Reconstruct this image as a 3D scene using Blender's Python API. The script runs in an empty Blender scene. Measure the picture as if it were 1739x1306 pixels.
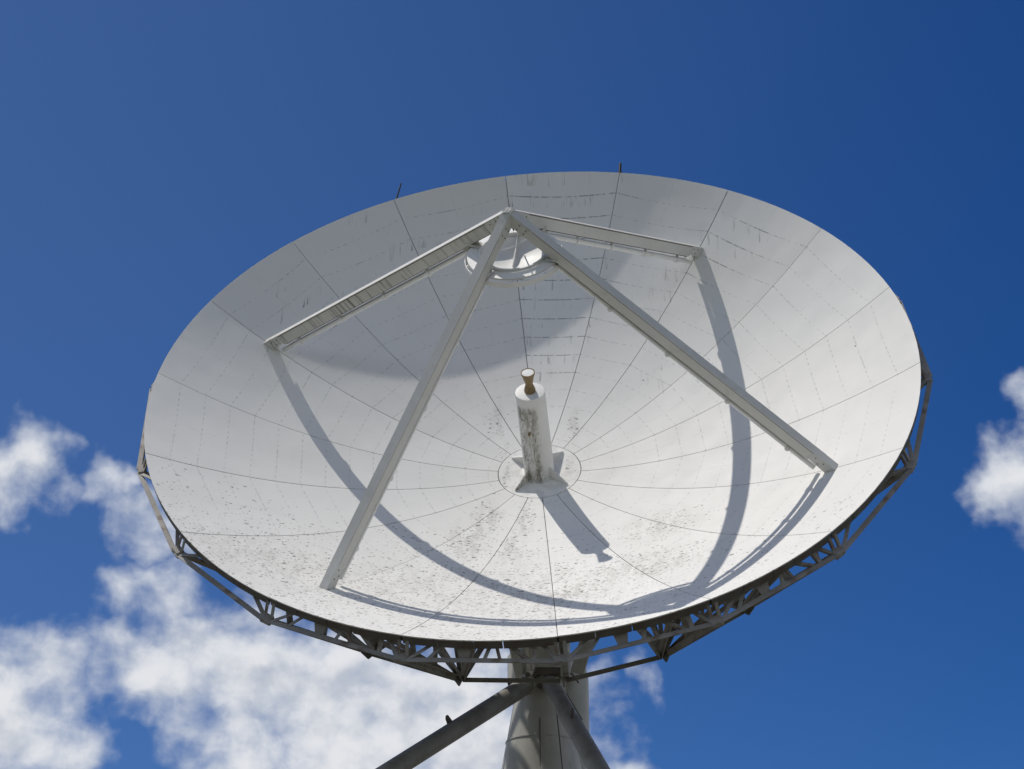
import bpy, bmesh, math, random
from mathutils import Vector, Matrix
random.seed(7)
rad = math.radians
sc = bpy.context.scene
COL = sc.collection

# ------------------------------------------------------------------ camera
PITCH = rad(25.0)
cam_d = bpy.data.cameras.new('camera')
cam_d.sensor_width = 36.0
cam_d.lens = 65.28
cam_d.clip_end = 6000
cam = bpy.data.objects.new('camera', cam_d)
COL.objects.link(cam)
cam.location = (0, 0, 1.6)
cam.rotation_euler = (math.pi/2 + PITCH, 0, 0)
sc.camera = cam

# ------------------------------------------------------------------ light
SUN = Vector((-0.343, 0.036, 0.9386)).normalized()      # direction towards the sun
SUN_EL = math.asin(SUN.z)
SUN_AZ = math.atan2(SUN.x, SUN.y)
sun_d = bpy.data.lights.new('sun', 'SUN')
sun_d.energy = 2.75
sun_d.angle = rad(0.53)
sun_d.color = (1.0, 0.95, 0.87)
sun = bpy.data.objects.new('sun', sun_d)
COL.objects.link(sun)
sun.rotation_euler = SUN.to_track_quat('Z', 'Y').to_euler()
sun.location = (0, 0, 60)

sc.view_settings.view_transform = 'Standard'
sc.view_settings.look = 'None'
sc.view_settings.gamma = 1
sc.view_settings.use_curve_mapping = False
sc.view_settings.exposure = 0.27
sc.cycles.use_adaptive_sampling = True
sc.cycles.adaptive_threshold = 0.02
sc.cycles.max_bounces = 6
sc.cycles.diffuse_bounces = 4
sc.cycles.glossy_bounces = 2
sc.cycles.caustics_reflective = False
sc.cycles.caustics_refractive = False

# ------------------------------------------------------------------ node helpers
class NT:
    def __init__(s, tree): s.t = tree; s.n = tree.nodes; s.l = tree.links
    def new(s, typ, **kw):
        n = s.n.new(typ)
        for k, v in kw.items(): setattr(n, k, v)
        return n
    def put(s, sock, v):
        if v is None: return
        if isinstance(v, bpy.types.NodeSocket): s.l.new(v, sock)
        else: sock.default_value = v
    def math(s, op, a, b=None, c=None, clamp=False):
        n = s.new('ShaderNodeMath', operation=op, use_clamp=clamp)
        for i, v in enumerate((a, b, c)): s.put(n.inputs[i], v)
        return n.outputs[0]
    def vec(s, op, a, b=None, scale=None):
        n = s.new('ShaderNodeVectorMath', operation=op)
        s.put(n.inputs[0], a); s.put(n.inputs[1], b)
        if scale is not None: s.put(n.inputs['Scale'], scale)
        return n.outputs[1] if op in ('LENGTH', 'DOT_PRODUCT', 'DISTANCE') else n.outputs[0]
    def comb(s, x, y, z):
        n = s.new('ShaderNodeCombineXYZ')
        for i, v in enumerate((x, y, z)): s.put(n.inputs[i], v)
        return n.outputs[0]
    def sep(s, v):
        n = s.new('ShaderNodeSeparateXYZ'); s.put(n.inputs[0], v); return n.outputs
    def noise(s, v, scale, detail=4, rough=0.5, lac=2.0, dist=0.0, col=False, dim='3D'):
        n = s.new('ShaderNodeTexNoise'); n.noise_dimensions = dim
        s.put(n.inputs['Vector'], v); s.put(n.inputs['Scale'], scale); s.put(n.inputs['Detail'], detail)
        s.put(n.inputs['Roughness'], rough); s.put(n.inputs['Lacunarity'], lac); s.put(n.inputs['Distortion'], dist)
        return n.outputs['Color' if col else 'Fac']
    def step(s, v, lo, hi, a=0.0, b=1.0):
        n = s.new('ShaderNodeMapRange', interpolation_type='SMOOTHSTEP')
        s.put(n.inputs['Value'], v); s.put(n.inputs['From Min'], lo); s.put(n.inputs['From Max'], hi)
        s.put(n.inputs['To Min'], a); s.put(n.inputs['To Max'], b)
        return n.outputs[0]
    def mix(s, fac, a, b):
        n = s.new('ShaderNodeMix', data_type='RGBA'); s.put(n.inputs['Factor'], fac)
        s.put(n.inputs[6], a); s.put(n.inputs[7], b)
        return n.outputs[2]
    def mul(s, a, b): return s.math('MULTIPLY', a, b)
    def add(s, a, b): return s.math('ADD', a, b)
def rgb(r, g, b): return (r, g, b, 1.0)

# ------------------------------------------------------------------ sky with fair weather clouds
world = bpy.data.worlds.new('World'); sc.world = world; world.use_nodes = True
world.cycles.sampling_method = 'MANUAL'; world.cycles.sample_map_resolution = 256
def build_sky():
    w = NT(world.node_tree); w.n.clear()
    sky = w.new('ShaderNodeTexSky', sky_type='NISHITA')
    sky.sun_disc = False
    sky.sun_elevation = SUN_EL
    sky.sun_rotation = SUN_AZ
    sky.altitude = 3000; sky.air_density = 1.0; sky.dust_density = 0.0; sky.ozone_density = 5.0
    d = w.new('ShaderNodeTexCoord').outputs['Generated']
    x, y, z = w.sep(d)
    az = w.math('MULTIPLY', w.math('ARCTAN2', x, y), 180/math.pi)
    el = w.math('MULTIPLY', w.math('ARCSINE', z), 180/math.pi)
    p = w.comb(az, el, 0.0)
    # clouds: (azimuth, elevation, half width, half height) in degrees
    B = [(-16.0, 21.6, 1.5, 1.2, .85), (-13.3, 21.5, .7, .7, .36), (-11.9, 20.2, 1.2, 1.0, .62), (-11.2, 18.3, 1.8, .9, .30),
         (-15.6, 14.6, 2.3, 1.9, 1.05), (-13.4, 13.4, 1.2, 1.2, .6), (-9.9, 16.1, 2.5, 1.5, 1.15), (-6.6, 14.9, 3.0, 1.8, 1.35), (-3.0, 13.9, 4.2, 2.4, 1.4),
         (-8.0, 17.9, 1.5, .9, .5), (2.8, 16.0, .9, .8, .24), (4.3, 16.0, .6, .8, .22), (3.3, 13.1, .7, .5, .1),
         (17.5, 23.4, 1.0, 1.2, .75), (16.7, 21.0, 1.3, 1.4, .85), (17.6, 20.2, 1.3, 1.2, .7)]
    warp = w.noise(p, 0.45, 3, 0.55, col=True, dim='2D')
    warp = w.vec('SCALE', w.vec('SUBTRACT', warp, (0.5, 0.5, 0.5)), scale=2.4)
    pw = w.vec('ADD', p, warp)
    m = None
    for a, e, ra, re, k in B:
        l = w.vec('LENGTH', w.vec('MULTIPLY', w.vec('SUBTRACT', pw, (a, e, 0)), (1/ra, 1/re, 0)))
        v = w.math('MULTIPLY_ADD', w.mul(l, l), -0.7, k)
        m = v if m is None else w.math('SMOOTH_MAX', m, v, 0.3)
    # the rest of the sky, beyond the field of view, carries broken clouds up to mid height, thickened to add neutral fill on the dish
    far = w.step(w.math('ABSOLUTE', az), 18.0, 27.0)
    cov = w.noise(w.vec('MULTIPLY', d, (1, 1, 2.2)), 3.1, 1, 0.5)
    cov = w.math('MULTIPLY_ADD', cov, 5.2, -2.1)
    cov = w.math('SUBTRACT', cov, w.step(el, 30.0, 62.0, 0.0, 1.6))
    cov = w.math('SUBTRACT', cov, w.math('MULTIPLY', w.math('SUBTRACT', 1.0, far), 6.0))
    m = w.math('MAXIMUM', w.math('MAXIMUM', m, cov), -2.6)
    q0 = w.vec('MULTIPLY', w.vec('ADD', p, w.vec('SCALE', warp, scale=0.22)), (0.85, 1.0, 1.0))
    n1 = w.noise(q0, 0.58, 8, 0.52, dim='2D')
    n2 = w.noise(w.vec('ADD', q0, (-0.25, 0.55, 0.0)), 0.58, 4, 0.5, dim='2D')          # the density a little nearer the sun
    dens = w.add(m, w.math('MULTIPLY_ADD', n1, 3.3, -1.66))
    alpha = w.step(dens, -0.75, 1.1)
    thick = w.step(dens, 0.2, 1.6)
    lit = w.step(w.math('SUBTRACT', n1, n2), -0.30, 0.16)
    c = w.mix(lit, rgb(0.46, 0.495, 0.56), rgb(0.74, 0.75, 0.775))
    c = w.mix(w.mul(w.math('SUBTRACT', 1.0, thick), 0.7), c, rgb(0.50, 0.55, 0.64))
    bg1 = w.new('ShaderNodeBackground'); hs = w.new('ShaderNodeHueSaturation'); hs.inputs['Saturation'].default_value = 1.30; hs.inputs['Hue'].default_value = 0.511; w.l.new(sky.outputs[0], hs.inputs['Color'])
    veil = w.step(w.vec('DOT_PRODUCT', d, (-0.98, 0.1, 0.17)), -0.35, 0.60, 0.0, 0.13)      # thin high haze towards the sun side
    w.l.new(w.mix(veil, hs.outputs[0], rgb(4.2, 6.0, 8.6)), bg1.inputs[0]); bg1.inputs[1].default_value = 0.066
    bg2 = w.new('ShaderNodeBackground'); w.l.new(c, bg2.inputs[0]); bg2.inputs[1].default_value = 0.88
    mx = w.new('ShaderNodeMixShader'); w.l.new(w.mul(alpha, 0.97), mx.inputs[0])
    w.l.new(bg1.outputs[0], mx.inputs[1]); w.l.new(bg2.outputs[0], mx.inputs[2])
    out = w.new('ShaderNodeOutputWorld'); w.l.new(mx.outputs[0], out.inputs[0])
build_sky()

# ------------------------------------------------------------------ dish frame (vertex position, boresight)
V0 = Vector((0.5998, 37.3113, 16.8949))
AZ = Vector((-0.100897, -0.874051, 0.475242)).normalized()
AY = (Vector((0, 0, 1)) - AZ.z*AZ).normalized()
AX = AY.cross(AZ)
R, H = 8.0, 2.82
RH = 0.906                    # hub circle
RF = 6.70                     # quadripod feet
ZA = 6.68                     # quadripod apex
TH0 = 56.554                  # seam 0; further seams every 20 degrees clockwise
def zs(r): return H*(r/R)**2
def pol(r, deg, z): return Vector((r*math.cos(rad(deg)), r*math.sin(rad(deg)), z))
def seam(k): return TH0 - 20.0*k

# ------------------------------------------------------------------ objects and meshes
def link(name, me, mat, parent=None):
    o = bpy.data.objects.new(name, me); COL.objects.link(o)
    if me is not None and mat is not None and not me.materials: me.materials.append(mat)
    if parent is not None: o.parent = parent
    return o
def tag(o, label, cat=None, group=None, kind=None):
    if label: o['label'] = label
    if cat: o['category'] = cat
    if group: o['group'] = group
    if kind: o['kind'] = kind
    return o
def mesh(name, vs, fs, smooth=False, sharp=30):
    me = bpy.data.meshes.new(name); me.from_pydata([tuple(v) for v in vs], [], fs); me.update()
    if smooth:
        me.polygons.foreach_set('use_smooth', [True]*len(me.polygons))
        me.set_sharp_from_angle(angle=rad(sharp))
    return me
def fixn(me):
    bm = bmesh.new(); bm.from_mesh(me); bmesh.ops.recalc_face_normals(bm, faces=bm.faces); bm.to_mesh(me); bm.free(); return me
class Acc:
    def __init__(s): s.v = []; s.f = []
    def add(s, vs, fs):
        b = len(s.v); s.v += [Vector(v) for v in vs]; s.f += [tuple(i+b for i in f) for f in fs]; return s
    def hexa(s, c8):            # eight corners: ring 0..3, ring 4..7
        return s.add(c8, [(0,3,2,1),(4,5,6,7),(0,1,5,4),(1,2,6,5),(2,3,7,6),(3,0,4,7)])
    def beam(s, a, b, w, d, side):   # side: direction of width w
        a = Vector(a); b = Vector(b); l = (b-a).normalized()
        t = (Vector(side) - l*l.dot(Vector(side))).normalized(); n = l.cross(t)
        c = []
        for q in (a, b):
            c += [q-t*w/2-n*d/2, q+t*w/2-n*d/2, q+t*w/2+n*d/2, q-t*w/2+n*d/2]
        return s.hexa(c)
    def angle(s, a, b, w, th, side):  # an L section steel angle
        a = Vector(a); b = Vector(b); l = (b-a).normalized()
        t = (Vector(side) - l*l.dot(Vector(side))).normalized(); n = l.cross(t)
        s.beam(a, b, w, th, t)
        return s.beam(a+t*(w/2-th/2)+n*(w/2+th/2+.001), b+t*(w/2-th/2)+n*(w/2+th/2+.001), th, w, t)
    def tube(s, a, b, r0, r1=None, n=16, caps=True):
        r1 = r0 if r1 is None else r1
        a = Vector(a); b = Vector(b); l = (b-a).normalized()
        t = l.orthogonal().normalized(); u = l.cross(t); vs = []
        for q, r in ((a, r0), (b, r1)):
            vs += [q+(t*math.cos(2*math.pi*i/n)+u*math.sin(2*math.pi*i/n))*r for i in range(n)]
        fs = [(i, (i+1) % n, n+(i+1) % n, n+i) for i in range(n)]
        if caps: fs += [tuple(range(n-1, -1, -1)), tuple(range(n, 2*n))]
        return s.add(vs, fs)
    def lathe(s, prof, org, ax, n=48, closed=False):   # prof: (r, z)
        org = Vector(org); ax = Vector(ax).normalized(); t = ax.orthogonal().normalized(); u = ax.cross(t)
        vs = []; fs = []
        for r, z in prof:
            vs += [org+ax*z+(t*math.cos(2*math.pi*i/n)+u*math.sin(2*math.pi*i/n))*max(r, 1e-4) for i in range(n)]
        m = len(prof)
        for j in range(m if closed else m-1):
            k = (j+1) % m
            fs += [(j*n+i, j*n+(i+1) % n, k*n+(i+1) % n, k*n+i) for i in range(n)]
        return s.add(vs, fs)
    def prism(s, poly, nrm, th):      # flat plate of thickness th, centred
        nrm = Vector(nrm).normalized(); m = len(poly)
        a = [Vector(p)-nrm*th/2 for p in poly]; b = [Vector(p)+nrm*th/2 for p in poly]
        return s.add(a+b, [tuple(range(m-1, -1, -1)), tuple(range(m, 2*m))]+[(i, (i+1) % m, m+(i+1) % m, m+i) for i in range(m)])
    def build(s, name, mat, parent=None, smooth=False, sharp=35, bevel=0):
        me = fixn(mesh(name, s.v, s.f))
        if bevel:
            bm = bmesh.new(); bm.from_mesh(me)
            es = [e for e in bm.edges if len(e.link_faces) == 2 and e.calc_face_angle() > 0.5]
            bmesh.ops.bevel(bm, geom=es, offset=bevel, segments=1, affect='EDGES', profile=0.5)
            bm.to_mesh(me); bm.free()
        if smooth:
            me.polygons.foreach_set('use_smooth', [True]*len(me.polygons)); me.set_sharp_from_angle(angle=rad(sharp))
        return link(name, me, mat, parent)
def dup(o, parent, rz=None):
    c = o.copy(); COL.objects.link(c); c.parent = parent
    if rz is not None: c.rotation_euler = (0, 0, rz)
    for ch in [k for k in o.children]: dup(ch, c)
    return c

# ------------------------------------------------------------------ roots
dish = bpy.data.objects.new('dish_antenna', None); COL.objects.link(dish)
DM = Matrix((AX, AY, AZ)).transposed().to_4x4(); DM.translation = V0
dish.matrix_world = DM
tag(dish, 'huge white parabolic dish antenna with four-legged subreflector support, tilted to the sky', 'dish antenna')
ped = bpy.data.objects.new('antenna_pedestal', None); COL.objects.link(ped)
ped.location = (0.64, 40.0, 0.0)
tag(ped, 'pale tapered steel pedestal with two raking tube legs under the dish', 'pedestal')

# ------------------------------------------------------------------ materials
def base_mat(name):
    m = bpy.data.materials.new(name); m.use_nodes = True
    t = NT(m.node_tree); b = t.n['Principled BSDF']
    return m, t, b
def dish_coord(t):
    n = t.new('ShaderNodeTexCoord'); n.object = dish
    return n.outputs['Object']
def bump(t, b, h, dist, strength=1.0):
    n = t.new('ShaderNodeBump'); n.inputs['Distance'].default_value = dist; n.inputs['Strength'].default_value = strength
    t.put(n.inputs['Height'], h); t.l.new(n.outputs[0], b.inputs['Normal'])

def panel_material():
    m, t, b = base_mat('panel_paint')
    P = dish_coord(t); px, py, pz = t.sep(P)
    uv = t.new('ShaderNodeUVMap'); uv.uv_map = 'panel'
    ux, uc, _ = t.sep(uv.outputs[0])          # metres across the panel, chord distance from the hub
    big = t.noise(P, 0.35, 2, 0.55)
    mid = t.noise(P, 2.1, 4, 0.6)
    col = t.mix(t.step(big, 0.3, 0.7), rgb(0.745, 0.74, 0.71), rgb(0.80, 0.793, 0.76))
    oi = t.new('ShaderNodeObjectInfo').outputs['Random']
    col = t.mix(t.mul(oi, 0.8), col, rgb(0.70, 0.69, 0.66))
    col = t.mix(t.mul(t.step(mid, 0.45, 0.8), 0.18), col, rgb(0.63, 0.625, 0.60))
    # rivet rows that hold the sheets on the ribs: dashed, dirty, along chords and down the middle
    f = t.math('FRACT', t.math('DIVIDE', t.add(uc, 0.10), 0.487))
    dl = t.mul(t.math('ABSOLUTE', t.math('SUBTRACT', f, 0.5)), 0.487)
    rowid = t.math('FLOOR', t.math('DIVIDE', t.add(uc, 0.10), 0.487))
    dash = t.noise(t.comb(t.mul(px, 3.2), t.mul(py, 3.2), t.mul(rowid, 3.7)), 3.0, 3, 0.62)
    present = t.noise(t.comb(t.mul(px, .9), t.mul(py, .9), t.mul(rowid, 9.1)), 0.8, 1, 0.5)
    upper = t.step(py, -1.0, 5.0)
    rel = t.math('DIVIDE', px, t.math('MAXIMUM', py, 0.3))
    worn = t.mul(t.step(t.math('ABSOLUTE', t.math('SUBTRACT', rel, 0.07)), 0.16, 0.23, 1.0, 0.0), t.step(py, 2.0, 3.0))
    worn = t.math('MAXIMUM', worn, t.mul(t.step(t.math('ABSOLUTE', t.math('SUBTRACT', rel, 0.82)), 0.16, 0.24, 0.8, 0.0), t.step(py, 4.3, 4.9)))
    line = t.step(dl, 0.006, 0.015, 1.0, 0.0)
    present = t.add(present, t.mul(worn, 0.16))
    amt = t.mul(t.step(t.add(dash, t.mul(worn, 0.06)), 0.47, 0.60), t.step(present, 0.44, 0.62))
    line = t.mul(line, t.mul(amt, t.add(t.math('MULTIPLY_ADD', upper, 0.22, 0.22), t.mul(worn, 0.28))))
    riv = t.step(t.math('ABSOLUTE', t.math('SUBTRACT', t.math('FRACT', t.mul(ux, 5.6)), 0.5)), 0.20, 0.30, 1.0, 0.0)
    faint = t.mul(t.mul(t.step(dl, 0.006, 0.017, 1.0, 0.0), riv), t.step(t.add(dash, t.mul(present, 0.3)), 0.50, 0.80, 0.05, 0.30))
    line = t.math('MAXIMUM', line, faint)
    dm = t.math('ABSOLUTE', ux)
    line = t.mul(line, t.step(uc, 7.60, 7.64, 1.0, 0.0))
    mline = t.mul(t.step(dm, 0.005, 0.013, 0.13, 0.0), t.step(t.noise(P, 5.0, 2, 0.6), 0.45, 0.6))
    line = t.math('MAXIMUM', line, mline)
    # drips below the rivet rows, running down the bowl
    drip = t.noise(t.comb(t.mul(px, 13.0), t.mul(py, 0.9), t.mul(pz, 0.9)), 1.0, 4, 0.6)
    where = t.noise(t.vec('ADD', P, (5.0, 2.0, 9.0)), 0.55, 1, 0.5)
    gap = t.step(t.mul(t.math('SUBTRACT', 1.0, f), 1.0), 0.15, 0.95)
    where = t.add(where, t.mul(worn, 0.20))
    drip = t.mul(t.mul(t.step(drip, 0.56, 0.74), t.step(where, 0.54, 0.72)), t.mul(t.step(py, 1.2, 3.2), gap))
    # lichen specks lying in the lower bowl, loose and in drifts, with soft grey smears among them
    Q = t.vec('MULTIPLY', t.vec('ADD', P, t.vec('SCALE', t.noise(P, 6.0, 1, 0.5, col=True), scale=0.12)), (0.62, 1.5, 1.0))
    clus = t.noise(t.vec('ADD', P, (1.7, 4.2, 0.0)), 0.75, 4, 0.65)
    low = t.math('SUBTRACT', t.step(py, -1.4, -5.0), t.mul(t.step(px, 0.8, 4.0), 0.6))
    drift = None
    for cx_, cy_, rx, ry, k in ((-4.6, -4.9, 1.6, 1.0, .45), (-3.0, -5.3, 1.8, 1.0, .40), (0.1, -5.2, 2.8, 1.5, .45), (-1.9, -4.6, 1.7, 1.1, .45),
                                (-1.02, -1.75, .36, .8, 1.25), (-1.35, -2.6, .45, .9, 1.1), (-0.22, -1.7, .20, .75, 1.25), (-0.40, -2.8, .26, .8, .9), (2.7, -2.6, .9, .6, .9), (2.5, -4.3, 1.2, .7, .9), (.9, -5.1, .9, .6, .8),
                                (-1.07, 1.7, .24, .55, .9), (-.85, .9, .14, .35, .7), (.72, 1.45, .16, .55, .9), (.65, .15, .14, .4, .7), (-.72, -.05, .09, .45, 1.0)):
        l = t.vec('LENGTH', t.vec('MULTIPLY', t.vec('SUBTRACT', t.comb(px, py, 0.0), (cx_, cy_, 0)), (1/rx, 1/ry, 0)))
        v = t.mul(t.step(l, 0.05, 1.4, 1.0, 0.0), k)
        drift = v if drift is None else t.math('MAXIMUM', drift, v)
    area = t.add(t.mul(t.math('MAXIMUM', low, 0.0), t.step(clus, 0.32, 0.70, 0.12, 0.62)), t.mul(drift, t.step(clus, 0.25, 0.65, 0.35, 1.0)))
    sp = None
    for scl, off, rmin, rmax, dk in ((5.2, 0.0, 0.06, 0.24, 0.17), (10.0, 7.7, 0.10, 0.32, 0.72), (18.0, 3.1, 0.15, 0.40, 1.5)):
        vv = t.new('ShaderNodeTexVoronoi'); t.put(vv.inputs['Vector'], t.vec('ADD', Q, (off, off, off))); vv.inputs['Scale'].default_value = scl
        c0, c1, c2 = t.sep(vv.outputs['Color'])
        rr_ = t.math('MULTIPLY_ADD', t.mul(c1, c1), rmax-rmin, rmin)
        on = t.math('LESS_THAN', c0, t.mul(area, dk))
        e = t.mul(t.mul(t.step(t.math('SUBTRACT', vv.outputs['Distance'], rr_), -0.03, 0.07, 1.0, 0.0), on), t.math('MULTIPLY_ADD', c2, 0.55, 0.45))
        sp = e if sp is None else t.math('MAXIMUM', sp, e)
    # a few single dark spots anywhere
    vor = t.new('ShaderNodeTexVoronoi'); t.put(vor.inputs['Vector'], P); vor.inputs['Scale'].default_value = 1.3
    spot = t.mul(t.step(vor.outputs['Distance'], 0.018, 0.034, 1.0, 0.0), t.step(t.sep(vor.outputs['Color'])[0], 0.72, 0.76))
    sm = t.noise(t.comb(t.mul(px, 4.5), t.mul(py, 1.6), 0.0), 1.0, 4, 0.65)
    film = t.mul(t.math('ADD', t.mul(drift, 0.75), t.mul(t.math('MAXIMUM', low, 0.0), 0.16)), t.step(sm, 0.36, 0.66))
    col = t.mix(t.mul(film, 0.62), col, rgb(0.40, 0.385, 0.345))
    col = t.mix(t.mul(drip, 0.85), col, rgb(0.125, 0.12, 0.115))
    col = t.mix(line, col, rgb(0.085, 0.08, 0.075))
    col = t.mix(t.mul(sp, 0.92), col, rgb(0.07, 0.064, 0.054))
    col = t.mix(t.mul(spot, 0.9), col, rgb(0.05, 0.045, 0.04))
    t.l.new(col, b.inputs['Base Color'])
    t.put(b.inputs['Roughness'], t.math('MULTIPLY_ADD', mid, 0.2, 0.52))
    b.inputs['Specular IOR Level'].default_value = 0.25
    bump(t, b, t.noise(P, 1.1, 1, 0.5), 0.045, 0.45)
    return m
M_panel = panel_material()

def paint(name, c0, c1, dirt, dscale=3.0, dlo=0.52, dhi=0.75, damt=0.6, rough=0.5, streak=None, metal=0.0):
    m, t, b = base_mat(name)
    P = t.new('ShaderNodeTexCoord').outputs['Object']
    n1 = t.noise(P, 1.2, 4, 0.6)
    S = P if streak is None else t.vec('MULTIPLY', P, streak)
    n2 = t.noise(S, dscale, 6, 0.65)
    n3 = t.noise(P, 28.0, 4, 0.6)
    col = t.mix(t.step(n1, 0.3, 0.7), rgb(*c0), rgb(*c1))
    col = t.mix(t.mul(t.step(n2, dlo, dhi), damt), col, rgb(*dirt))
    col = t.mix(t.mul(t.step(n3, 0.55, 0.75), 0.25), col, rgb(*dirt))
    t.l.new(col, b.inputs['Base Color'])
    t.put(b.inputs['Roughness'], t.math('MULTIPLY_ADD', n2, 0.25, rough-0.1))
    b.inputs['Specular IOR Level'].default_value = 0.35
    b.inputs['Metallic'].default_value = metal
    bump(t, b, t.add(n1, t.mul(n3, 0.2)), 0.006, 0.5)
    return m
M_leg = paint('leg_paint', (0.58, 0.575, 0.54), (0.64, 0.635, 0.60), (0.33, 0.31, 0.27), 2.4, 0.5, 0.8, 0.45)
M_sub = paint('subreflector_paint', (0.77, 0.77, 0.75), (0.82, 0.82, 0.80), (0.40, 0.38, 0.34), 3.0, 0.56, 0.8, 0.35)
M_pipe = paint('conduit_metal', (0.74, 0.74, 0.72), (0.80, 0.80, 0.78), (0.38, 0.36, 0.33), 4.0, 0.5, 0.8, 0.4, rough=0.4)
M_truss = paint('weathered_steel', (0.25, 0.24, 0.22), (0.34, 0.325, 0.30), (0.14, 0.085, 0.055), 1.9, 0.50, 0.68, 0.8, rough=0.65)
M_dark = paint('dark_steel', (0.10, 0.095, 0.085), (0.15, 0.14, 0.125), (0.11, 0.065, 0.04), 2.0, 0.48, 0.7, 0.6, rough=0.65)
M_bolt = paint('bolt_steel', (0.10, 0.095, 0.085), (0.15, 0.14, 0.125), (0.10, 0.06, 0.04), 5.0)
M_ped = paint('pedestal_paint', (0.47, 0.46, 0.425), (0.55, 0.54, 0.50), (0.20, 0.185, 0.16), 1.3, 0.5, 0.75, 0.5, streak=(3.0, 3.0, 0.5))
M_strut = paint('strut_paint', (0.26, 0.25, 0.23), (0.33, 0.32, 0.295), (0.12, 0.105, 0.09), 1.1, 0.45, 0.7, 0.65)
M_horn = paint('horn_brass', (0.24, 0.165, 0.075), (0.31, 0.22, 0.11), (0.09, 0.058, 0.028), 9.0, 0.45, 0.7, 0.7, rough=0.55)
M_black = paint('blackened_rod', (0.018, 0.017, 0.016), (0.03, 0.028, 0.026), (0.04, 0.025, 0.018), 5.0)
M_black.node_tree.nodes['Principled BSDF'].inputs['Specular IOR Level'].default_value = 0.05
M_joint = paint('joint_sealant', (0.20, 0.195, 0.18), (0.27, 0.265, 0.245), (0.10, 0.095, 0.085), 3.0)
M_conc = paint('concrete', (0.36, 0.35, 0.33), (0.42, 0.41, 0.39), (0.22, 0.21, 0.19), 2.0)

def housing_material():
    m, t, b = base_mat('housing_paint')
    P = dish_coord(t); px, py, pz = t.sep(P)
    n1 = t.noise(P, 1.5, 4, 0.6)
    col = t.mix(t.step(n1, 0.3, 0.7), rgb(0.66, 0.655, 0.63), rgb(0.72, 0.715, 0.69))
    ang = t.math('ARCTAN2', py, px)                      # grime on the weather side, hanging from the cap
    band = t.step(t.math('ABSOLUTE', t.math('SUBTRACT', ang, rad(-112))), 0.45, 1.0, 1.0, 0.0)
    top = t.step(pz, 2.05, 1.85)
    st = t.noise(t.vec('MULTIPLY', P, (11.0, 11.0, 1.8)), 1.0, 6, 0.68)
    pat = t.noise(P, 3.0, 3, 0.6)
    g = t.mul(t.mul(band, top), t.add(t.step(st, 0.40, 0.62), 0.1))
    g = t.mul(g, t.step(pat, 0.22, 0.48))
    fl = t.noise(t.vec('MULTIPLY', P, (1.0, 1.0, 0.35)), 30.0, 4, 0.7)
    col = t.mix(t.mul(g, 0.80), col, rgb(0.27, 0.25, 0.205))
    col = t.mix(t.mul(t.mul(band, top), t.mul(t.step(fl, 0.50, 0.60), t.mul(t.step(pat, 0.34, 0.58), 0.85))), col, rgb(0.10, 0.095, 0.075))
    t.l.new(col, b.inputs['Base Color']); b.inputs['Roughness'].default_value = 0.5
    bump(t, b, t.add(n1, t.mul(fl, 0.15)), 0.01, 0.4)
    return m
M_house = housing_material()

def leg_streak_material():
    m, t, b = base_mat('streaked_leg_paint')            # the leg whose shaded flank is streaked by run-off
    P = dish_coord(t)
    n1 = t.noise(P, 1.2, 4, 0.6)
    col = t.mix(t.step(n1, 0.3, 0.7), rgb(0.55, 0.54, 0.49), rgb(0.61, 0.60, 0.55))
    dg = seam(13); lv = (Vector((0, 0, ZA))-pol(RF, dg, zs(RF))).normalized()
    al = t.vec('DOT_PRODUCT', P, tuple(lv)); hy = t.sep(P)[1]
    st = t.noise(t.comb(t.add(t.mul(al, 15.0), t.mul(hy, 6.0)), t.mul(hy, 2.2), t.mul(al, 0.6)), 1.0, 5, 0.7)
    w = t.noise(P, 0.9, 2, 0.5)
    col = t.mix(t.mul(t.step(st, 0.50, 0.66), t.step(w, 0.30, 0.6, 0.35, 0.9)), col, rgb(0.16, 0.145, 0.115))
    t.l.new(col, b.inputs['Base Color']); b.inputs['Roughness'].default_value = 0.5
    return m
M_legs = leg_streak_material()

def ground_material():
    m, t, b = base_mat('gravel_and_grass')
    P = t.new('ShaderNodeTexCoord').outputs['Object']
    a = t.noise(P, 0.05, 4, 0.6); c = t.noise(P, 9.0, 6, 0.7)
    g = t.mix(c, rgb(0.05, 0.06, 0.025), rgb(0.095, 0.10, 0.05))
    s = t.mix(c, rgb(0.10, 0.095, 0.08), rgb(0.17, 0.16, 0.14))
    d = t.vec('LENGTH', t.vec('SUBTRACT', P, (0, 34, 0)))
    t.l.new(t.mix(t.step(t.add(d, t.mul(a, 8.0)), 30, 33), s, g), b.inputs['Base Color'])
    b.inputs['Roughness'].default_value = 0.9
    bump(t, b, c, 0.03)
    return m

# ------------------------------------------------------------------ ground
ga = Acc(); n = 48
for i in range(n):
    a0, a1 = 2*math.pi*i/n, 2*math.pi*(i+1)/n
    for r0, r1 in ((0, 60), (60, 400), (400, 3000)):
        pts = [Vector((r0*math.cos(a0), r0*math.sin(a0), 0)), Vector((r1*math.cos(a0), r1*math.sin(a0), 0)),
               Vector((r1*math.cos(a1), r1*math.sin(a1), 0)), Vector((r0*math.cos(a1), r0*math.sin(a1), 0))]
        ga.add(pts[1:] + pts[:1] if r0 else pts[:3], [(0, 1, 2, 3)] if r0 else [(0, 1, 2)])
g = ga.build('ground', ground_material()); tag(g, None, kind='structure')

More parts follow.
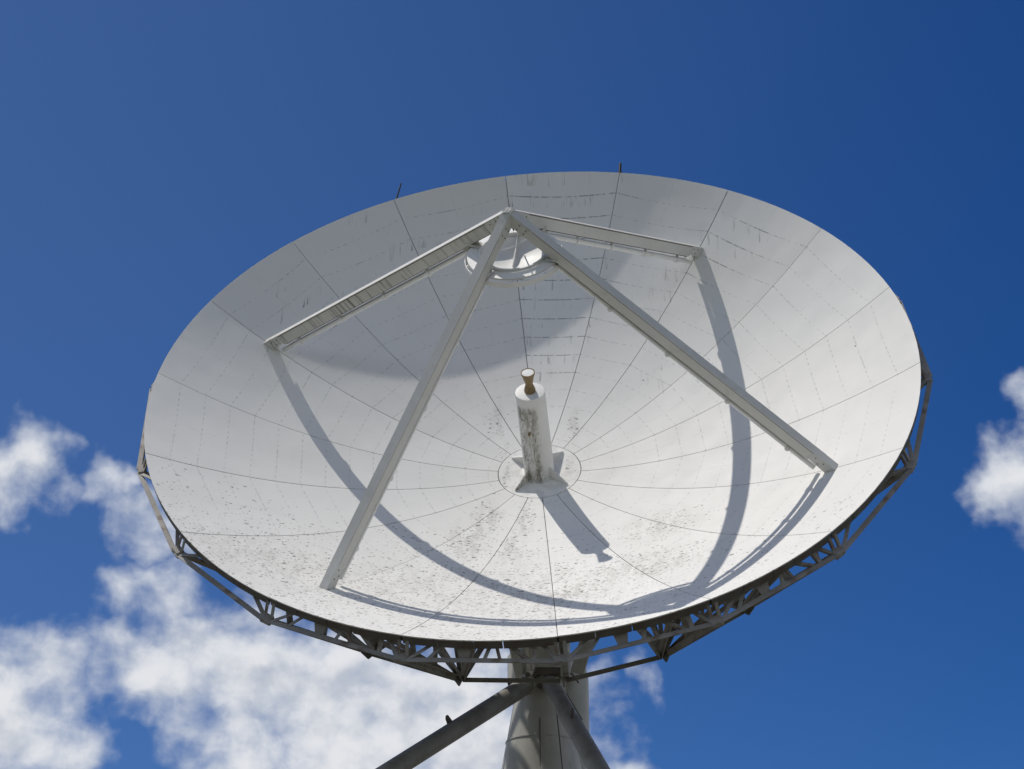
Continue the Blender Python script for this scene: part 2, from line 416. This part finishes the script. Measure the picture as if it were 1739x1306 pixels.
# ------------------------------------------------------------------ reflector: 18 petal panels
def panel_mesh():
    nr, na, th = 30, 8, 0.028
    gap = 0.0075
    vs, uvs, fs = [], [], []
    def grid(dz):
        b0 = len(vs)
        for i in range(nr+1):
            r = RH + 0.004 + (R-RH-0.004)*i/nr
            half = rad(10) - math.asin(gap/r)
            for j in range(na+1):
                a = -half + 2*half*j/na
                vs.append((r*math.cos(a), r*math.sin(a), zs(r)+dz)); uvs.append((r*math.sin(a), r*math.cos(a)))
        return b0
    f0 = grid(0); k0 = grid(-th); W = na+1
    for i in range(nr):
        for j in range(na):
            p = f0+i*W+j; fs.append((p, p+W, p+W+1, p+1))
            p = k0+i*W+j; fs.append((p, p+1, p+W+1, p+W))
    def wall(idx):
        for a, b_ in zip(idx, idx[1:]): fs.append((a, b_, b_-f0+k0, a-f0+k0))
    wall([f0+i*W for i in range(nr+1)]); wall([f0+nr*W+j for j in range(na+1)])
    wall([f0+(nr-i)*W+na for i in range(nr+1)]); wall([f0+na-j for j in range(na+1)])
    me = mesh('panel', vs, fs)
    uvl = me.uv_layers.new(name='panel')
    for l in me.loops: uvl.data[l.index].uv = uvs[l.vertex_index]
    bm = bmesh.new(); bm.from_mesh(me); bmesh.ops.recalc_face_normals(bm, faces=bm.faces); bm.to_mesh(me); bm.free()
    me.polygons.foreach_set('use_smooth', [True]*len(me.polygons)); me.set_sharp_from_angle(angle=rad(30))
    return me
pm = panel_mesh()
panel0 = link('reflector_panel', pm, M_panel, dish)
# rim flange pieces under the edge of a panel, with small slots between them
edges = [-9.93, -5.3, -0.6, 3.1, 9.93]
for e0, e1 in zip(edges, edges[1:]):
    fa = Acc(); m = 5; z1, z0 = zs(R)-0.031, zs(R)-0.205
    q = [(e0+0.07)+(e1-e0-0.14)*i/m for i in range(m+1)]
    for a0, a1 in zip(q, q[1:]):
        ro, ri = R-0.004, R-0.022
        fa.hexa([pol(ri, a0, z0), pol(ro, a0, z0), pol(ro, a1, z0), pol(ri, a1, z0), pol(ri, a0, z1), pol(ro, a0, z1), pol(ro, a1, z1), pol(ri, a1, z1)])
    bm = bmesh.new(); me = mesh('rim_flange', fa.v, fa.f); bm.from_mesh(me)
    bmesh.ops.remove_doubles(bm, verts=bm.verts, dist=1e-4)
    bm.to_mesh(me); bm.free(); fixn(me)
    link('rim_flange', me, M_dark, panel0)
panel0.rotation_euler = (0, 0, rad(seam(0.5)))
for k in range(1, 18):
    c = dup(panel0, dish, rad(seam(k+0.5)))
    c.rotation_euler = (rad(random.uniform(-.03, .03)), rad(random.uniform(-.03, .03)), rad(seam(k+0.5)))

# hub plate
ha = Acc()
ha.lathe([(0.0001, 0.010), (0.3, 0.012), (0.6, 0.022), (RH-0.012, zs(RH)+0.0), (RH-0.012, zs(RH)-0.04), (0.0001, -0.05)], (0, 0, 0), (0, 0, 1), 72)
hub = ha.build('hub_plate', M_panel, dish, smooth=True)

# ------------------------------------------------------------------ back structure
ZB = 0.105
def ztop(r): return zs(r)-ZB
N1 = (8.17, zs(R)-0.43); N2 = (5.8, -0.5); N3 = (1.45, -1.55)
def P3(n, a=0): return pol(n[0], a, n[1])
def bar(name, a, b, w, parent, mat=None, side=(0, 0, 1), th=0.014, solid=False):
    A = Acc(); l = (Vector(b)-Vector(a)).normalized()
    s = Vector(side)
    if abs(l.dot(s)) > 0.95: s = Vector((0, 1, 0))
    (A.beam(a, b, w, w, s) if solid else A.angle(a, b, w, th, s))
    return A.build(name, mat or M_truss, parent)
ta = Acc(); rr = [0.95+(7.93-0.95)*i/10 for i in range(11)]
for r0, r1 in zip(rr, rr[1:]): ta.beam(pol(r0, 0, ztop(r0)), pol(r1, 0, ztop(r1)), 0.15, 0.09, (0, 1, 0))
truss0 = ta.build('radial_truss', M_dark, dish)
js = Acc()
for r0, r1 in zip(rr, rr[1:]):
    js.beam(pol(r0, 0, zs(r0)-.040), pol(r1, 0, zs(r1)-.040), 0.10, 0.012, (0, 1, 0))
js.build('joint_strip', M_joint, truss0)
bar('bottom_chord', P3(N1), P3(N2), 0.11, truss0)
bar('bottom_chord', P3(N2), P3(N3), 0.11, truss0)
for r in (7.15, 5.75, 4.4): bar('web_bar', P3(N2), pol(r, 0, ztop(r)), 0.085, truss0)
for r, f in ((6.5, .52), (7.6, .2)): bar('web_bar', P3(N1).lerp(P3(N2), f), pol(r, 0, ztop(r)), 0.075, truss0)
for r, f in ((3.1, .42), (2.0, .8), (3.9, .3)): bar('web_bar', P3(N2).lerp(P3(N3), f), pol(r, 0, ztop(r)), 0.075, truss0)
for da in (-.55, .55): bar('rim_post', pol(N1[0]-.06, da, N1[1]+.03), pol(R-.05, da, zs(R)-.1), 0.05, truss0)
# the bracket box at the outer node
A = Acc(); A.beam(pol(N1[0]-.02, -.9, N1[1]), pol(N1[0]-.02, .9, N1[1]), 0.14, 0.17, (0, 0, 1)); A.build('node_box', M_truss, truss0, bevel=.02)
A = Acc(); A.prism([pol(N2[0]+.28, 0, N2[1]+.24), pol(N2[0]-.02, 0, N2[1]+.32), pol(N2[0]-.30, 0, N2[1]+.06), pol(N2[0]-.12, 0, N2[1]-.09), pol(N2[0]+.14, 0, N2[1]-.05)], (0, 1, 0), .03)
A.build('gusset_plate', M_dark, truss0)
truss0.rotation_euler = (0, 0, rad(seam(0)))
for k in range(1, 18):
    c = dup(truss0, dish, rad(seam(k)))
    if k == 7:
        for ch in list(c.children):
            if ch.name.startswith('web_bar'): bpy.data.objects.remove(ch)

# ring bays between neighbouring trusses: outer chord with short webs, inner chord with a fan of braces
D20 = 20.0
def rimp(deg, r=7.86): return pol(r, deg, zs(r)-.16)
def ring_bay(webs, fan0=True, fan1=True):
    a1 = P3(N1, 0.2); b1 = P3(N1, D20-0.2)
    A = Acc(); A.angle(a1, b1, 0.085, 0.016, (0, 0, 1)); o = A.build('ring_beam', M_truss, dish)
    if webs:
        bar('ring_brace', a1.lerp(b1, .03), rimp(3.9), 0.055, o)
        bar('ring_brace', a1.lerp(b1, .16), rimp(5.2), 0.055, o)
        A = Acc(); q = a1.lerp(b1, .37); q2 = a1.lerp(b1, .43)
        A.prism([rimp(6.9, 7.9), rimp(8.9, 7.9), q2, q], pol(1, 8, 0), .02); A.build('stiffener_plate', M_truss, o)
        bar('ring_brace', a1.lerp(b1, .52), rimp(11.2), 0.055, o)
        bar('ring_brace', a1.lerp(b1, .80), rimp(13.3), 0.055, o)
        bar('ring_brace', a1.lerp(b1, .84), rimp(16.6), 0.075, o)
        bar('ring_brace', a1.lerp(b1, .97), rimp(17.6), 0.055, o)
        for f_, d_ in ((.62, 11.9),): bar('ring_brace', a1.lerp(b1, f_), rimp(d_), 0.042, o)
        if fan0: bar('fan_brace', P3(N2, .4), rimp(4.2, 7.7), 0.085, o); bar('fan_brace', P3(N2, .5), rimp(9.3, 7.75), 0.085, o)
        if fan1: bar('fan_brace', P3(N2, D20-.5), rimp(10.7, 7.75), 0.085, o); bar('fan_brace', P3(N2, D20-.4), rimp(15.8, 7.7), 0.085, o)
    else:
        bar('ring_brace', a1.lerp(b1, .02), rimp(5.0), 0.06, o)
        bar('ring_brace', a1.lerp(b1, .98), rimp(15.0), 0.06, o)
    bar('inner_chord', P3(N2, .6), P3(N2, D20-.6), 0.10, o)
    bar('hoop_bar', pol(4.4, .4, ztop(4.4)-.1), pol(4.4, D20-.4, ztop(4.4)-.1), 0.08, o)
    bar('hoop_bar', pol(6.5, .4, ztop(6.5)-.1), pol(6.5, D20-.4, ztop(6.5)-.1), 0.08, o)
    return o
bays = {}
for k in range(1, 19):
    key = (k in (6, 7, 8, 9), k != 7, k != 8)         # the truss above the pedestal is left clear of braces
    if key not in bays: bays[key] = ring_bay(*key); bays[key].rotation_euler = (0, 0, rad(seam(k)))
    else: dup(bays[key], dish, rad(seam(k)))

# back hub drum that carries the trusses
A = Acc(); A.lathe([(0.9, -.16), (1.45, -.30), (1.45, -1.75), (1.1, -1.9), (0.0001, -1.9)], (0, 0, 0), (0, 0, 1), 36)
A.build('hub_drum', M_ped, dish, smooth=True)

# lightning rods on the upper rim
for k, lean, ln, rr_ in ((-3, 3.0, .72, .022), (-1, 1.0, .46, .038)):
    A = Acc(); p0 = pol(R-.03, seam(k), zs(R)-.12)
    dr = Vector((.10 if k == -3 else .03, 1, .12)).normalized()
    A.tube(p0, p0+dr*(ln+.1), rr_, rr_*.8, 8); A.tube(p0+dr*.02, p0+dr*.14, rr_*2.2, rr_*2.2, 8)
    A.build('lightning_rod', M_black, dish, smooth=True)

# ------------------------------------------------------------------ feed housing and horn
A = Acc(); TZ = 2.20
A.lathe([(0.325, 0.0), (0.322, 0.5), (0.315, TZ-.02), (0.300, TZ)], (0, 0, 0), (0, 0, 1), 48)
house = A.build('feed_housing', M_house, dish, smooth=True)
A = Acc(); A.lathe([(0.0001, TZ+.004), (.29, TZ+.004), (.312, TZ-.002), (.312, TZ-.018)], (0, 0, 0), (0, 0, 1), 48)
A.build('cap', M_sub, house, smooth=True)
A = Acc(); A.lathe([(.0001, TZ+.005), (.118, TZ+.006), (.122, TZ+.05), (.100, TZ+.13), (.078, TZ+.19), (.082, TZ+.23), (.122, TZ+.40), (.150, TZ+.47), (.152, TZ+.50), (.136, TZ+.502), (.128, TZ+.47), (.0001, TZ+.46)], (0, 0, 0), (0, 0, 1), 32)
horn = A.build('feed_horn', M_horn, house, smooth=True)
A = Acc(); A.lathe([(.130, TZ+.480), (.126, TZ+.494), (.0001, TZ+.497)], (0, 0, 0), (0, 0, 1), 32)
A.build('horn_cover', M_sub, house, smooth=True)
for dg in (52, 142, 232, 322):
    A = Acc()
    A.prism([pol(.30, dg, .012), pol(.80, dg, .03), pol(.80, dg, .06), pol(.318, dg, .30), pol(.30, dg, .30)], pol(1, dg+90, 0), .022)
    A.build('gusset', M_house, house)
A = Acc(); A.lathe([(.40, .016), (.40, .04), (.32, .045)], (0, 0, 0), (0, 0, 1), 40); A.build('base_flange', M_house, house, smooth=True)
A = Acc(); pj = pol(.315, -104, 1.32); A.beam(pj, pj+pol(.07, -104, 0), .07, .05, (0, 0, 1)); A.build('junction_stub', M_horn, house, bevel=.01)

# ------------------------------------------------------------------ quadripod
LW, LD = 0.17, 0.26
APEX = Vector((0, 0, ZA))
legs = []
for k in (0, 4, 9, 13):
    dg = seam(k); er = pol(1, dg, 0); et = pol(1, dg+90, 0)
    F = er*RF + Vector((0, 0, zs(RF))); Lv = APEX-F; LL = Lv.length; l = Lv/LL
    n = (Vector((0, 0, -1)) - l*l.dot(Vector((0, 0, -1)))).normalized()     # towards the vertex side
    def q(s, d, w): return F + l*s + n*d + et*w
    def ssurf(d, w):      # distance along the leg where this edge meets the bowl
        lo, hi = -1.0, 1.5
        for _ in range(40):
            m_ = (lo+hi)/2; p = q(m_, d, w)
            if p.z > zs(math.hypot(p.x, p.y))+.002: hi = m_
            else: lo = m_
        return (lo+hi)/2
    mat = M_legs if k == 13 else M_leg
    A = Acc(); s0, s1 = .42, LL-.16
    A.hexa([q(s0, 0.012, -LW/2), q(s0, 0.012, LW/2), q(s0+.12, LD, LW/2), q(s0+.12, LD, -LW/2),
            q(s1, 0.012, -LW/2), q(s1, 0.012, LW/2), q(s1-.2, LD, LW/2), q(s1-.2, LD, -LW/2)])
    leg = A.build('support_leg', mat, dish, bevel=.008)
    # cover strip on the outer side, a lip on the inner edge
    A = Acc(); A.hexa([q(.30, -.004, -LW/2-.012), q(.30, -.004, LW/2+.012), q(.30, .010, LW/2+.012), q(.30, .010, -LW/2-.012),
                       q(LL-.05, -.004, -LW/2-.012), q(LL-.05, -.004, LW/2+.012), q(LL-.05, .010, LW/2+.012), q(LL-.05, .010, -LW/2-.012)])
    A.build('cover_strip', M_leg, leg)
    for sd in (-1, 1):  # dark strip for the joint's dirt line, added in place of a shadow line
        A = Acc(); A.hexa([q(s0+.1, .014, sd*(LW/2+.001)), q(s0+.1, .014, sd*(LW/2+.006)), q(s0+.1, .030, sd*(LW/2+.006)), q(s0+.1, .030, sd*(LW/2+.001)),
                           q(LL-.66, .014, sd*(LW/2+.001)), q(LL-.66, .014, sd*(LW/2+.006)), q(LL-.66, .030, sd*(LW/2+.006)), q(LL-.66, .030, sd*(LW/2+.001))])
        A.build('edge_dark_line', M_bolt, leg)
    A = Acc(); A.beam(q(s0+.15, LD+.010, 0), q(s1-.25, LD+.010, 0), LW*.55, .016, et); A.build('inner_lip', M_dark, leg)
    # foot
    A = Acc(); w = LW/2+.010; e = s0+.10
    A.hexa([q(ssurf(0, -w), -.006, -w), q(ssurf(0, w), -.006, w), q(ssurf(LD*.92, w), LD*.92, w), q(ssurf(LD*.92, -w), LD*.92, -w),
            q(e, -.006, -w), q(e, -.006, w), q(e+.05, LD*.80, w), q(e+.05, LD*.80, -w)])
    foot = A.build('foot_plate', mat, leg, bevel=.006)
    for sd in (-1, 1):
        for (s_, d_) in ((.25, .07), (.34, .16), (.44, .07)):
            A = Acc(); A.tube(q(s_, d_, sd*w), q(s_, d_, sd*(w+.014)), .012, .012, 6); A.build('bolt', M_bolt, leg)
    # conduit pipe along the inner side, in hangers
    pd = LD+.115; pr = .055
    A = Acc(); ps = ssurf(pd+pr, 0)+.10; A.tube(q(ps, pd, 0), q(LL-1.35, pd, 0), pr, pr, 16); A.build('conduit_pipe', M_pipe, leg, smooth=True)
    for fr in (.10, .33, .56, .78):
        s_ = ps + (LL-1.35-ps)*fr
        A = Acc(); A.beam(q(s_, LD+.005, 0), q(s_, pd+.02, 0), .045, .05, et); A.tube(q(s_-.045, pd, 0), q(s_+.045, pd, 0), pr+.022, pr+.022, 12)
        A.beam(q(s_, pd+.05, -.05), q(s_, pd+.05, .05), .05, .05, l)
        A.build('pipe_hanger', M_pipe if k != 4 else M_leg, leg)
    # gusset to the subreflector ring, bolted
    A = Acc()
    A.prism([q(LL-1.66, LD+.002, 0), q(LL-1.16, LD+.002, 0), q(LL-1.16, LD+.15, 0), q(LL-1.40, LD+.20, 0)], et, .03)
    A.build('gusset_plate', mat, leg)
    for (s_, d_) in ((LL-1.42, LD+.08), (LL-1.27, LD+.08)):
        A = Acc(); A.tube(q(s_, d_, -.04), q(s_, d_, .04), .03, .03, 6); A.build('bolt', M_bolt, leg)
    # end plates at the apex
    A = Acc()
    A.prism([q(LL-.62, .02, 0), q(LL-.02, .0, 0), q(LL-.12, .24, 0), q(LL-.58, .262, 0)], et, LW+.035)
    A.build('end_plate', mat, leg, bevel=.01)
    for s_, d_ in ((.54, .08), (.54, .19), (.38, .08), (.38, .19)):
        for sd in (-1, 1):
            A = Acc(); A.tube(q(LL-s_, d_, sd*(LW/2+.017)), q(LL-s_, d_, sd*(LW/2+.030)), .013, .013, 6); A.build('bolt', M_bolt, leg)
    legs.append(leg)

# ------------------------------------------------------------------ subreflector
SZ = 5.62
A = Acc()
prof = [(0.93, SZ), (0.93, SZ+.035), (0.71, SZ+.035), (0.70, SZ+.02)]
for i in range(1, 11):
    r = .70*(1-i/10.0); prof.append((max(r, .0001), SZ+.02-.20*(1-(r/.70)**2)))
for i in range(0, 11):
    r = .93*i/10.0; prof.append((max(r, .0001), SZ-.36+.36*(r/.93)**2 if i < 10 else SZ))
A.lathe(prof, (0, 0, 0), (0, 0, 1), 64)
sub = A.build('subreflector', M_sub, dish, smooth=True, sharp=40)
A = Acc(); A.lathe([(0.975, SZ-.03), (0.99, SZ-.03), (0.99, SZ-.14), (0.90, SZ-.20), (0.89, SZ-.185), (0.975, SZ-.13)], (0, 0, 0), (0, 0, 1), 64, closed=True)
A.build('skirt_ring', M_sub, sub, smooth=True, sharp=30)
for i in range(12):
    dg = i*30+15; A = Acc(); A.beam(pol(.92, dg, SZ-.05), pol(.98, dg, SZ-.08), .03, .03, (0, 0, 1)); A.build('spacer', M_sub, sub)
A = Acc(); A.lathe([(0.705, SZ+.036), (0.705, SZ+.10), (0.665, SZ+.10), (0.665, SZ+.02)], (0, 0, 0), (0, 0, 1), 64, closed=True)
A.build('collar', M_sub, sub, smooth=True, sharp=30)
for dg in (86,):
    A = Acc(); A.prism([pol(-.25, dg, SZ-.165), pol(.02, dg, SZ-.19), pol(.30, dg, SZ-.15), pol(.66, dg, SZ+.0), pol(.66, dg, SZ+.07), pol(.30, dg, SZ-.05), pol(.02, dg, SZ-.07), pol(-.25, dg, SZ-.09)], pol(1, dg+90, 0), .018); A.build('rib', M_sub, sub)
A = Acc(); A.tube(pol(.69, 92, SZ+.13), pol(.05, 92, ZA-.30), .014, .014, 8); A.build('stay_rod', M_dark, sub, smooth=True)
for k in (0, 4, 9, 13):
    dg = seam(k); er = pol(1, dg, 0)
    A = Acc(); A.beam(er*.74+Vector((0, 0, SZ+.05)), er*1.02+Vector((0, 0, SZ+.10)), .20, .05, pol(1, dg+90, 0)); A.build('mount_lug', M_leg, sub, bevel=.008)

# ------------------------------------------------------------------ pedestal
def pl(x, y, z): return Vector((x-.64, y-40.0, z))
A = Acc()
A.lathe([(1.9, 0), (1.9, .05), (1.66, .06), (1.66, 0.1), (0.90, 10.9), (0.62, 12.42), (0.60, 13.05)], (0, 0, 0), (0, 0, 1), 56)
colm = A.build('column', M_ped, ped, smooth=True)
for zz, r_ in ((11.62, .780), (8.3, 1.09), (4.0, 1.39)):
    A = Acc(); A.lathe([(r_-.01, zz-.012), (r_+.006, zz-.012), (r_+.006, zz+.012), (r_-.01, zz+.012)], (0, 0, 0), (0, 0, 1), 56, closed=True); A.build('weld_ring', M_ped, colm, smooth=True)
A = Acc(); A.beam(pl(.60, 39.05, 10.9-.0), pl(.60, 39.30, 12.0), .02, .02, (1, 0, 0)); A.build('weld_seam', M_bolt, colm)
# bearing head and cowl
A = Acc(); A.lathe([(.74, 12.95), (.74, 13.55), (.66, 13.6), (.66, 14.7), (.50, 14.8)], (0, 0, 0), (0, 0, 1), 48); A.build('bearing_head', M_ped, ped, smooth=True)
A = Acc(); o_ = pl(1.06, 40.35, 0)
A.lathe([(.64, 10.6), (.65, 12.9), (.645, 13.15), (.60, 13.40), (.50, 13.56), (.0001, 13.62)], o_, (0, 0, 1), 48); cowl = A.build('cowl', M_ped, ped, smooth=True, sharp=60)
A = Acc(); A.beam(pl(1.18, 39.60, 12.62), pl(1.52, 39.66, 12.05), .03, .03, (0, 1, 0)); A.build('cowl_handrail', M_dark, cowl)
A = Acc(); A.beam(pl(1.30, 39.64, 13.1), pl(1.46, 39.68, 12.88), .03, .03, (0, 1, 0)); A.build('cowl_latch', M_dark, cowl)
# yoke that carries the hub drum
for sx in (-1, 1):
    A = Acc(); A.prism([pl(.85+sx*.95, 39.2, 14.1), pl(.85+sx*.95, 40.6, 14.1), pl(.85+sx*.95, 40.5, 15.9), pl(.85+sx*.95, 39.6, 15.9)], (1, 0, 0), .14); A.build('yoke_arm', M_ped, ped, bevel=.03)
A = Acc(); A.beam(pl(-.2, 39.9, 14.35), pl(1.9, 39.9, 14.35), 1.1, .5, (0, 1, 0)); A.build('yoke_base', M_ped, ped, bevel=.04)
A = Acc(); A.tube(pl(-.3, 39.75, 15.55), pl(2.0, 39.75, 15.55), .16, .16, 20); A.build('elevation_shaft', M_dark, ped, smooth=True)
# front box and the side plates that come down below the rim
A = Acc(); A.beam(pl(.70, 39.12, 12.95), pl(.70, 39.12, 13.85), .50, .40, (1, 0, 0)); A.build('gear_box', M_ped, ped, bevel=.03)
A = Acc(); A.beam(pl(.50, 39.02, 12.93), pl(1.05, 39.02, 12.93), .16, .22, (0, 0, 1)); A.build('gear_flange', M_dark, ped)
for (x0, z0, x1, z1, w) in ((.22, 12.55, -.02, 13.9, .20), (1.42, 13.0, 1.78, 14.2, .30), (.42, 12.6, .28, 13.9, .10)):
    A = Acc(); A.beam(pl(x0, 39.35, z0), pl(x1, 39.3, z1), w, .10, (1, 0, 0)); A.build('side_plate', M_ped, ped, bevel=.015)
# raking legs
S1, E1 = Vector((.30, 39.10, 12.66)), Vector((-2.28, 36.5, 10.27))
S2, E2 = Vector((.80, 39.10, 12.73)), Vector((1.70, 36.5, 10.27))
for S_, E_, lugf in ((S1, E1, .58), (S2, E2, .52)):
    dirv = (E_-S_); tt = S_.z/-dirv.z; G = S_+dirv*tt
    A = Acc(); l = dirv.normalized()
    def W(p): return pl(p.x, p.y, p.z)
    A.tube(W(S_-l*.05), W(G), .195, .195, 28); st = A.build('raking_leg', M_strut, ped, smooth=True)
    A = Acc(); A.tube(W(S_-l*.12), W(S_-l*.02), .23, .23, 28); A.build('end_flange', M_ped, st, smooth=True)
    side = l.cross(Vector((0, 0, 1))).normalized(); upv = side.cross(l)
    lp = S_ + dirv*lugf + upv*.19 + (side*.03 if S_ is S1 else side*.10)
    A = Acc()
    for z_ in (0,):
        A.prism([W(lp-l*.10-upv*.02), W(lp+l*.06-upv*.02), W(lp+l*.05+upv*.10), W(lp+l*.01+upv*.16), W(lp-l*.04+upv*.16), W(lp-l*.06+upv*.10)], side, .05)
    A.build('lifting_lug', M_dark, st, bevel=.01)
    A = Acc(); b_ = W(G)
    A.add([b_+Vector((sx*.8, sy*.8, 0)) for sx, sy in ((-1,-1),(1,-1),(1,1),(-1,1))]+[b_+Vector((sx*.55, sy*.55, .5)) for sx, sy in ((-1,-1),(1,-1),(1,1),(-1,1))],
          [(0,3,2,1),(4,5,6,7),(0,1,5,4),(1,2,6,5),(2,3,7,6),(3,0,4,7)])
    A.build('footing_block', M_conc, st, bevel=.03)
A = Acc(); A.prism([pl(.16, 39.06, 12.62), pl(.34, 39.06, 12.46), pl(.72, 39.06, 12.46), pl(.92, 39.06, 12.62), pl(.80, 39.10, 12.98), pl(.30, 39.10, 12.98)], (0, 1, 0.1), .06); A.build('joint_plate', M_ped, ped)
for x_, z_ in ((.34, 12.86), (.42, 12.70), (.60, 12.62), (.72, 12.86), (.50, 12.86)):
    A = Acc(); A.tube(pl(x_, 38.94, z_), pl(x_, 39.12, z_), .055, .055, 8); A.build('bolt_cluster', M_bolt, ped)
# hanging cable down the front of the column
A = Acc(); pts = [pl(.92, 38.95, 12.6), pl(.95, 38.99, 12.1), pl(1.00, 39.02, 11.6), pl(1.05, 38.98, 11.0), pl(1.12, 38.85, 10.0), pl(1.18, 38.6, 8.0), pl(1.2, 38.3, 3.0), pl(1.2, 38.1, .05)]
for a_, b_ in zip(pts, pts[1:]): A.tube(a_, b_, .014, .014, 6)
A.build('cable', M_bolt, ped, smooth=True)
